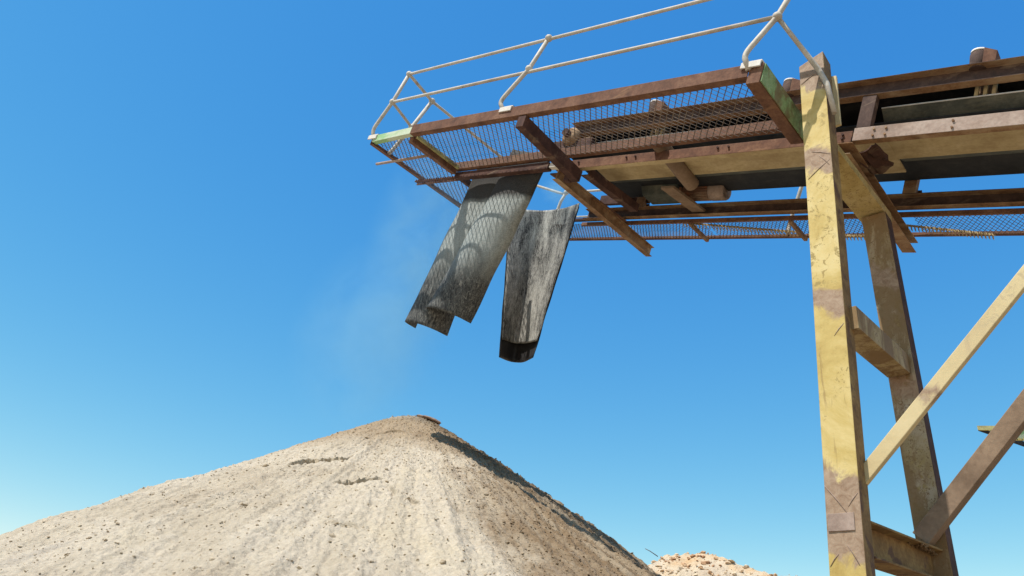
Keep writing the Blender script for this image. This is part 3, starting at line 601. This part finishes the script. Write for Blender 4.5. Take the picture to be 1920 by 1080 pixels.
# torn plate hanging below the near chord
rnd = random.Random(2); vs = []; fs = []; cols_ = 9; rows_ = 6
for i in range(cols_):
    for j in range(rows_):
        u = i / (cols_ - 1); v = j / (rows_ - 1)
        s = .715 - .055 * u + (.012 * rnd.random() if u > .9 else 0) - .018 * v; t = 1.52 + .075 * v + .006 * math.sin(u * 5); n = 1.0 - .012 * v + .012 * u * u + (rnd.uniform(-.004, .004) if 1 else 0)
        vs.append(P(s, t, n))
for i in range(cols_ - 1):
    for j in range(rows_ - 1): a = i * rows_ + j; fs.append((a, a + 1, a + rows_ + 1, a + rows_))
o = MB().add(vs, fs).build('torn_plate', 'rust_dark', cv); sd = o.modifiers.new('solid', 'SOLIDIFY'); sd.thickness = .012

# ------------------------------------------------------------------ near walkway
nw = thing('walkway', 'near side walkway with rust brown frame and diamond mesh floor around the belt end', 'walkway', P(.8, 1.33, .97))
def nb(name, prof, a, b, m_, side=T, up=N, par=nw, bevel=.003): return MB().ext(prof, P(*a), P(*b), side, up).build(name, m_, par, bevel=bevel)
nb('outer_beam', chan(.020 * k, .032 * k, .009), (.822, 1.214, 1.014), (1.955, 1.214, 1.014), 'rust')
g1 = nb('corner_beam', chan(.018 * k, .024 * k, .008), (1.957, 1.215, 1.012), (2.165, 1.222, 1.010), 'pale_green')
nb('cross_beam', boxp(.020 * k, .028 * k), (1.968, 1.226, .997), (1.968, 1.425, .997), 'rust', side=U)
nb('kick_strip', boxp(.009 * k, .012 * k), (1.950, 1.23, 1.004), (1.950, 1.42, 1.004), 'olive', side=U)
nb('end_beam', angle(.018 * k, .018 * k, .007), (2.180, 1.218, .992), (2.180, 1.70, .992), 'rust', side=-U)
nb('inner_beam', chan(.018 * k, .026 * k, .008), (.822, 1.434, 1.030), (1.978, 1.434, 1.016), 'rust')
nb('lower_beam', boxp(.020 * k, .022 * k), (1.560, 1.444, .988), (1.975, 1.444, .986), 'rust_dark')
nb('packing_strip', boxp(.018 * k, .016 * k), (1.490, 1.446, .992), (1.558, 1.446, .990), 'white_dust')
nb('cross_beam', boxp(.028 * k, .034 * k), (1.470, 1.206, .979), (1.470, 1.474, .964), 'rust_dark', side=U)
eb = nb('end_stringer', boxp(.030 * k, .048 * k), (.806, 1.205, 1.004), (.806, 1.440, 1.004), 'rust', side=U)
MB().hexa([P(.7905, 1.208, .984), P(.7905, 1.436, .984), P(.788, 1.436, .984), P(.788, 1.208, .984)], [P(.7905, 1.208, 1.028), P(.7905, 1.436, 1.028), P(.788, 1.436, 1.028), P(.788, 1.208, 1.028)]).build('side_plate', 'green', nw)
expanded(MB(), .822, 1.954, 1.222, 1.427, 1.004).build('mesh_panel', 'wire', nw)
expanded(MB(), 1.979, 2.176, 1.222, 1.70, 1.002, wob=.010).build('mesh_panel', 'wire', nw)
nb('end_cross_beam', boxp(.014 * k, .020 * k), (1.978, 1.45, .995), (1.978, 1.70, .995), 'rust_dark', side=U)
MB().tube([P(2.275, 1.325, .990), P(1.99, 1.318, .992)], .0048 * k, 10).build('pipe', 'pink_dust', nw)
mb = MB()                                    # bent toothed strip across the head of the walkway
for i in range(18):
    s = 2.20 - .012 * i; mb.hexa([P(s, 1.447, .984), P(s - .006, 1.447, .990), P(s - .006, 1.461, .984), P(s, 1.461, .990)], [P(s, 1.447, .988), P(s - .006, 1.447, .994), P(s - .006, 1.461, .988), P(s, 1.461, .994)])
mb.ext(boxp(.004 * k, .006 * k), P(2.205, 1.464, .984), P(1.985, 1.460, .984), T, N)
mb.build('toothed_strip', 'rust', nw)

# ------------------------------------------------------------------ far walkway
fw = thing('walkway', 'far side walkway seen from below, mesh floor between the belt and the thin outer edge', 'walkway', P(.6, 1.87, .98))
MB().ext(angle(-.012 * k, .014 * k, .007), P(SE + 1.4, 1.943, 1.000), P(1.87, 1.943, 1.000), T, N).build('outer_beam', 'rust', fw, bevel=.002)
MB().ext(boxp(.008 * k, .012 * k), P(SE + 1.4, 1.818, .998), P(1.72, 1.818, .998), T, N).build('inner_beam', 'rust', fw, bevel=.002)
for (a, b) in ((-.30, .68), (.735, 1.26), (1.27, 1.86)):
    expanded(MB(), a, b, 1.822, 1.938, 1.004, ps=.0115, pt=.0200, w=.0048, wob=.008).build('mesh_panel', 'wire', fw)
def teeth(a, b, n, w=.012):
    mb = MB(); 
    for i in range(n):
        u = (i + .5) / n; s = a[0] + (b[0] - a[0]) * u; t = a[1] + (b[1] - a[1]) * u; h = abs(b[0] - a[0]) / n * .30
        mb.hexa([P(s - h, t - w / 2, .990), P(s + h, t - w / 2, .996), P(s + h, t + w / 2, .990), P(s - h, t + w / 2, .984)], [P(s - h, t - w / 2, .993), P(s + h, t - w / 2, .999), P(s + h, t + w / 2, .993), P(s - h, t + w / 2, .987)])
    mb.ext(boxp(.003 * k, .005 * k), P(a[0], a[1] + w * .4, .9995), P(b[0], b[1] + w * .4, .9995), T, N)
    return mb.build('toothed_strip', 'khaki', fw)
teeth((1.33, 1.825), (.99, 1.900), 34); teeth((.70, 1.873), (.515, 1.930), 24); teeth((.97, 1.915), (.735, 1.935), 26)
for sq in (1.30, .985): MB().ext(boxp(.010 * k, .010 * k), P(sq, 1.822, .992), P(sq, 1.936, .992), U, N).build('cross_bar', 'rust_dusty', fw, bevel=.002)

# ------------------------------------------------------------------ hand rails
def bolt_plate(s, t, n, par, dirs=U):
    pl = MB().ext(boxp(.045 * k, .004 * k), P(s, t - .010, n), P(s, t + .012, n), U, N).build('base_plate', 'white_dust', par, bevel=.002)
    for ds in (-.014, .014): MB().tube([P(s + ds, t, n + .001), P(s + ds, t, n + .006)], .0045 * k, 6, False).build('bolt', 'rust_dark', pl)
    MB().ext(boxp(.045 * k, .004 * k), P(s, t - .0115, n - .002), P(s, t - .0115, n - .016), U, T).build('plate_lug', 'white_dust', pl, bevel=.002)
def post(pts, r, par, joints=(2, 3)):
    p = [P(*q) for q in pts]; b1 = p[1]; fine = [p[0], p[0].lerp(b1, .7)]
    for i in range(1, 6):
        u = i / 6; A_ = p[0].lerp(b1, .7); B_ = b1.lerp(p[2], .2); fine.append(A_.lerp(b1, u).lerp(b1.lerp(B_, u), u))
    fine += [b1.lerp(p[2], .2), p[2]] + p[3:]
    o = MB().tube(fine, r, 14).build('post', 'galv', par)
    for j in joints:
        if j < len(p):
            MB().add(*sphere(p[j], r * 1.75), True).build('joint', 'galv', o)
    return o
def sphere(c, r, n=10, m_=14):
    vs = []; fs = []
    for i in range(n + 1):
        a = math.pi * i / n
        for j in range(m_): b = 2 * math.pi * j / m_; vs.append(Vector(c) + Vector((math.sin(a) * math.cos(b), math.sin(a) * math.sin(b), math.cos(a))) * r)
    for i in range(n):
        for j in range(m_): fs.append((i * m_ + j, i * m_ + (j + 1) % m_, (i + 1) * m_ + (j + 1) % m_, (i + 1) * m_ + j))
    return vs, fs
class _S: pass
def rail(a, b, par, r=.0182, name='rail', sag=0.0, m_='galv'):
    pts = [P(*a).lerp(P(*b), i / 8) + Vector((0, 0, sag * math.sin(math.pi * i / 8))) for i in range(9)]
    return MB().tube(pts, r, 12).build(name, m_, par)
hr = thing('handrail', 'cream pipe handrail with bent posts along the near walkway and around its end', 'handrail', P(1.5, 1.215, 1.02))
TOP = []; MID = []
posts = [[(2.170, 1.222, 1.004), (2.190, 1.213, 1.048), (2.163, 1.226, 1.160), (2.142, 1.232, 1.272)],
         [(1.555, 1.212, 1.022), (1.583, 1.204, 1.055), (1.538, 1.226, 1.172), (1.507, 1.230, 1.272)],
         [(.822, 1.205, 1.014), (.838, 1.196, 1.050), (.803, 1.226, 1.163), (.776, 1.236, 1.272)]]
for p_ in posts: post(p_, .0235, hr)
bolt_plate(2.168, 1.222, 1.024, hr); bolt_plate(1.545, 1.214, 1.034, hr); bolt_plate(.818, 1.212, 1.034, hr)
rail(posts[0][3], (.50, 1.236, 1.272), hr); rail(posts[0][2], posts[2][2], hr)
rail(posts[0][2], (2.16, 1.329, 1.127), hr, .019); rail(posts[0][3], (2.16, 1.366, 1.257), hr, .021)
post([(2.176, 1.294, .998), (2.172, 1.300, 1.02), (2.16, 1.329, 1.127), (2.16, 1.366, 1.257)], .025, hr)
rail((2.16, 1.366, 1.257), (2.165, 1.965, 1.262), hr, .020)
rail((2.165, 1.965, 1.262), (1.985, 1.945, 1.202), hr, .019)
# knee rail from the last post down to the top of the trestle leg
pk = P(*posts[2][2]); MB().tube([pk, pk.lerp(Vector((-1.42, 5.02, 6.36)), .5), Vector((-1.42, 5.02, 6.36)), Vector((-1.375, 5.035, 6.20)), Vector((-1.355, 5.06, 5.9))], [.020, .020, .022, .022, .020], 10).build('knee_rail', 'galv', hr)
fr = thing('handrail', 'pale pipe handrail on the far walkway, mostly hidden behind the belt', 'handrail', P(1.2, 1.94, 1.01))
for sq in (1.985, 1.045, .10): post([(sq + .0, 1.946, 1.01), (sq + .010, 1.952, 1.045), (sq - .005, 1.942, 1.165), (sq - .02, 1.94, 1.204 if sq > 1.9 else 1.272)], .022, fr, joints=(3,))
rail((1.965, 1.94, 1.204), (-.4, 1.94, 1.204), fr, .017); rail((1.98, 1.945, 1.10), (-.4, 1.945, 1.10), fr, .012)

# ------------------------------------------------------------------ rubber flaps
def strip(name, label, sT, sB, t0, bulge_top, bulge_bot, nT, nB, off, material, seed, parent=None, top_fold=None, nu=26, nv=60, edge=None, curl=0.0, tlean=0.0, thick=.012):
    r = random.Random(seed); vs = []; fs = []
    for j in range(nv + 1):
        v = j / nv; a = sT[0] + (sB[0] - sT[0]) * v; b = sT[1] + (sB[1] - sT[1]) * v
        bul = bulge_top + (bulge_bot - bulge_top) * min(1, v * 2.4) ** .8
        for i in range(nu + 1):
            u = i / nu; s = a + (b - a) * u
            sec = math.sqrt(max(0, 1 - (2 * u - 1) ** 2)) if True else 0
            ease = v ** .75; tb_ = 1.463 + off * 2 + (t0 - 1.463) * ease; s *= tb_ / t0
            t = tb_ - bul * (sec ** .85) * ease
            nb_ = nB + (edge(u) if edge else 0)
            n = nT + (nb_ - nT) * v
            if top_fold and v < .10: n += top_fold(u) * (1 - v / .10); t += .006 * (1 - v / .10) ** 2
            t += .004 * mnoise.noise(Vector((u * 3 + seed, v * 5, 1)))
            s += .004 * mnoise.noise(Vector((u * 2, v * 3 + seed, 7)))
            vs.append(P(s, t, n))
    w_ = nu + 1
    for j in range(nv):
        for i in range(nu): a = j * w_ + i; fs.append((a, a + 1, a + w_ + 1, a + w_))
    o = MB().add(vs, fs, True).build(name, material, parent)
    sd = o.modifiers.new('solid', 'SOLIDIFY'); sd.thickness = thick; sd.offset = 0
    if label: tag(o, label, 'rubber flap', 'rubber flaps hanging from the belt end')
    return o
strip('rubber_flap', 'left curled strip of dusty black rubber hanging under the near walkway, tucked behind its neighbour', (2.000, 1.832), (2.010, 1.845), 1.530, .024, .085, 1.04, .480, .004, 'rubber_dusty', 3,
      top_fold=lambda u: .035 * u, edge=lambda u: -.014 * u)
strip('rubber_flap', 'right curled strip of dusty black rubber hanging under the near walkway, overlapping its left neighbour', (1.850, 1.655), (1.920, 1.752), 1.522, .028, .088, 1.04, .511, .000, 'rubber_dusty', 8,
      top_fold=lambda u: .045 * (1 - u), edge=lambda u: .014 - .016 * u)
# rear flap: a folded sheet, open side to the camera, dusty liner inside a longer black sheet
rear = thing('rubber_flap', 'folded rubber flap behind the near pair, with grey dusty inside and black rounded foot', 'rubber flap', P(1.9, 1.9, .5), 'rubber flaps hanging from the belt end')
def fold(name, material, A, V, B, n_cut, par=rear, off=0.0, foot=0.0, over=0.0):
    """V shaped fold: left edge A, valley V and right edge B, each (top, bottom) points in s, t, n."""
    vs = []; fs = []; nu = 36; nv = 60
    for j in range(nv + 1):
        v = j / nv; lp = [tuple(a + (b - a) * v for a, b in zip(q[0], q[1])) for q in (A, V, B)]
        for i in range(nu + 1):
            u = i / nu; k0 = .42; w0 = .05
            def pt(x):
                a, b, f = (lp[0], lp[1], x / k0) if x < k0 else (lp[1], lp[2], (x - k0) / (1 - k0))
                return [p_ + (q_ - p_) * f for p_, q_ in zip(a, b)]
            x = -over + u * (1 + 2 * over); samples = [pt(min(1, max(0, x + d))) for d in (-w0, -w0 / 2, 0, w0 / 2, w0)]
            c = [sum(q_[m_] for q_ in samples) / 5 for m_ in range(3)]
            e = pt(min(1, max(0, x))); ed = max(0, 1 - min(u, 1 - u) / .12); c = [a * (1 - ed) + b * ed for a, b in zip(c, e)]
            c[1] += off + .010 * math.sin(math.pi * max(0, (x - k0) / (1 - k0))) * (x > k0) + .003 * mnoise.noise(Vector((u * 4, v * 6, 4)))
            c[2] -= foot * v * math.sin(math.pi * u) ; c[0] += .003 * mnoise.noise(Vector((u * 3, v * 5, 14)))
            vs.append(P(*c))
    for j in range(nv):
        for i in range(nu): a = j * (nu + 1) + i; fs.append((a, a + 1, a + nu + 2, a + nu + 1))
    o = MB().add(vs, fs, True).build(name, material, par); sd = o.modifiers.new('solid', 'SOLIDIFY'); sd.thickness = .010; sd.offset = 0; return o
fold('outer_sheet', 'rubber_black', ((2.036, 1.757, 1.034), (1.841, 1.757, .484)), ((1.968, 1.872, 1.080), (1.868, 1.848, .510)), ((1.756, 1.806, 1.066), (1.742, 1.806, .512)), 0, off=.008, foot=.012)
fold('inner_sheet', 'rubber_inner', ((2.028, 1.761, 1.036), (1.850, 1.761, .545)), ((1.960, 1.864, 1.086), (1.876, 1.841, .560)), ((1.746, 1.800, 1.071), (1.735, 1.800, .565)), 0)
MB().box(1.68, 2.00, 1.884, 1.894, 1.050, 1.060).build('hanging_bar', 'rust_dark', rear, bevel=.003)
# front of the foot closes the fold
# ------------------------------------------------------------------ distant walkway corner
dw = thing('distant_walkway', 'corner of a far off yellow green walkway at the right edge behind the brown brace', 'walkway', (-.2, 15.2, 0))
c0 = Vector((-2.24, 14.0, 6.23)); A_ = Vector((.90, .43, 0)).normalized(); B_ = Vector((.37, .93, 0)).normalized()
Z1 = Vector((0, 0, 1))
MB().ext(boxp(.05, .07), c0, c0 + A_ * 6, B_, Z1).build('edge_beam', 'olive', dw)
MB().ext(boxp(.05, .08), c0 + B_ * .03, c0 + B_ * 3, A_, Z1).build('end_beam', 'dark_belt', dw)
MB().ext(boxp(.05, .07), c0 + B_ * .75 + A_ * .04, c0 + B_ * .75 + A_ * 6, B_, Z1).build('joist', 'olive', dw)
mb = MB()
for i in range(70): mb.ext(boxp(.012, .03), c0 + A_ * (.06 + i * .07), c0 + A_ * (.06 + i * .07) + B_ * .73 + A_ * .1, A_, Z1)
mb.build('grating', 'pale_green', dw)
for q_ in (c0 + A_ * 5.5 + B_ * .1, c0 + A_ * 5.5 + B_ * 2.6): MB().wbox(q_.x - .08, q_.x + .08, q_.y - .08, q_.y + .08, 0, 6.19).build('post', 'olive', dw)
MB().ext(boxp(.06, .07), c0 + A_ * 5.5 + B_ * .1, c0 + A_ * 5.5 + B_ * 2.9, A_, Z1).build('joist', 'olive', dw)

# ------------------------------------------------------------------ dust in the air
def dust(name, label, c, rad, dens, seed, sc=1.4, rot=0.0):
    me = bpy.data.meshes.new(name); b_ = bmesh.new(); bmesh.ops.create_icosphere(b_, subdivisions=3, radius=1.0); b_.to_mesh(me); b_.free()
    m = bpy.data.materials.new(name); m.use_nodes = True; nt = m.node_tree; nt.nodes.clear()
    o_ = nt.nodes.new("ShaderNodeOutputMaterial"); pv = nt.nodes.new("ShaderNodeVolumePrincipled"); pv.inputs['Color'].default_value = (.42, .80, 1.0, 1)
    pv.inputs['Anisotropy'].default_value = 0.0
    tc = nt.nodes.new("ShaderNodeTexCoord"); ln = nt.nodes.new("ShaderNodeVectorMath"); ln.operation = 'LENGTH'; nt.links.new(tc.outputs['Object'], ln.inputs[0])
    fall = ramp(nt, ln.outputs['Value'], [(0.0, BW(1)), (0.45, BW(.5)), (0.95, BW(0))])
    g_ = nt.nodes.new("ShaderNodeNewGeometry"); ad = nt.nodes.new("ShaderNodeVectorMath"); ad.operation = 'ADD'; ad.inputs[1].default_value = (seed, seed * 2, 0)
    nt.links.new(g_.outputs['Position'], ad.inputs[0])
    n_ = nz(nt, ad.outputs[0], sc, 4, .6, .8); nr_ = ramp(nt, n_, [(.40, BW(0)), (.72, BW(1))])
    m1 = nt.nodes.new("ShaderNodeMath"); m1.operation = 'MULTIPLY'; nt.links.new(fall, m1.inputs[0]); nt.links.new(nr_, m1.inputs[1])
    m2 = nt.nodes.new("ShaderNodeMath"); m2.operation = 'MULTIPLY'; m2.inputs[1].default_value = dens; nt.links.new(m1.outputs[0], m2.inputs[0])
    nt.links.new(m2.outputs[0], pv.inputs['Density']); nt.links.new(pv.outputs[0], o_.inputs['Volume'])
    me.materials.append(m); o = bpy.data.objects.new(name, me); COL.objects.link(o); o.location = c; o.scale = rad; o.rotation_euler = (0, rot, -.7)
    tag(o, label, 'dust', kind='stuff'); return o
dust('dust_cloud', 'thin pale dust drifting away to the left of the hanging flaps', P(2.26, 1.64, .80), (1.7, .9, 1.7), 1.15, 3.0, 1.7, .7)
dust('dust_cloud', 'very faint dust trailing down to the left above the gravel cone', P(2.55, 1.75, .48), (3.0, 1.2, 1.6), .55, 5.0, 1.3, .5)
dust('dust_cloud', 'small bright puff of dust between the flaps under the belt end', P(1.86, 1.80, 1.12), (.30, .28, .22), 4.5, 9.0, 3.0)
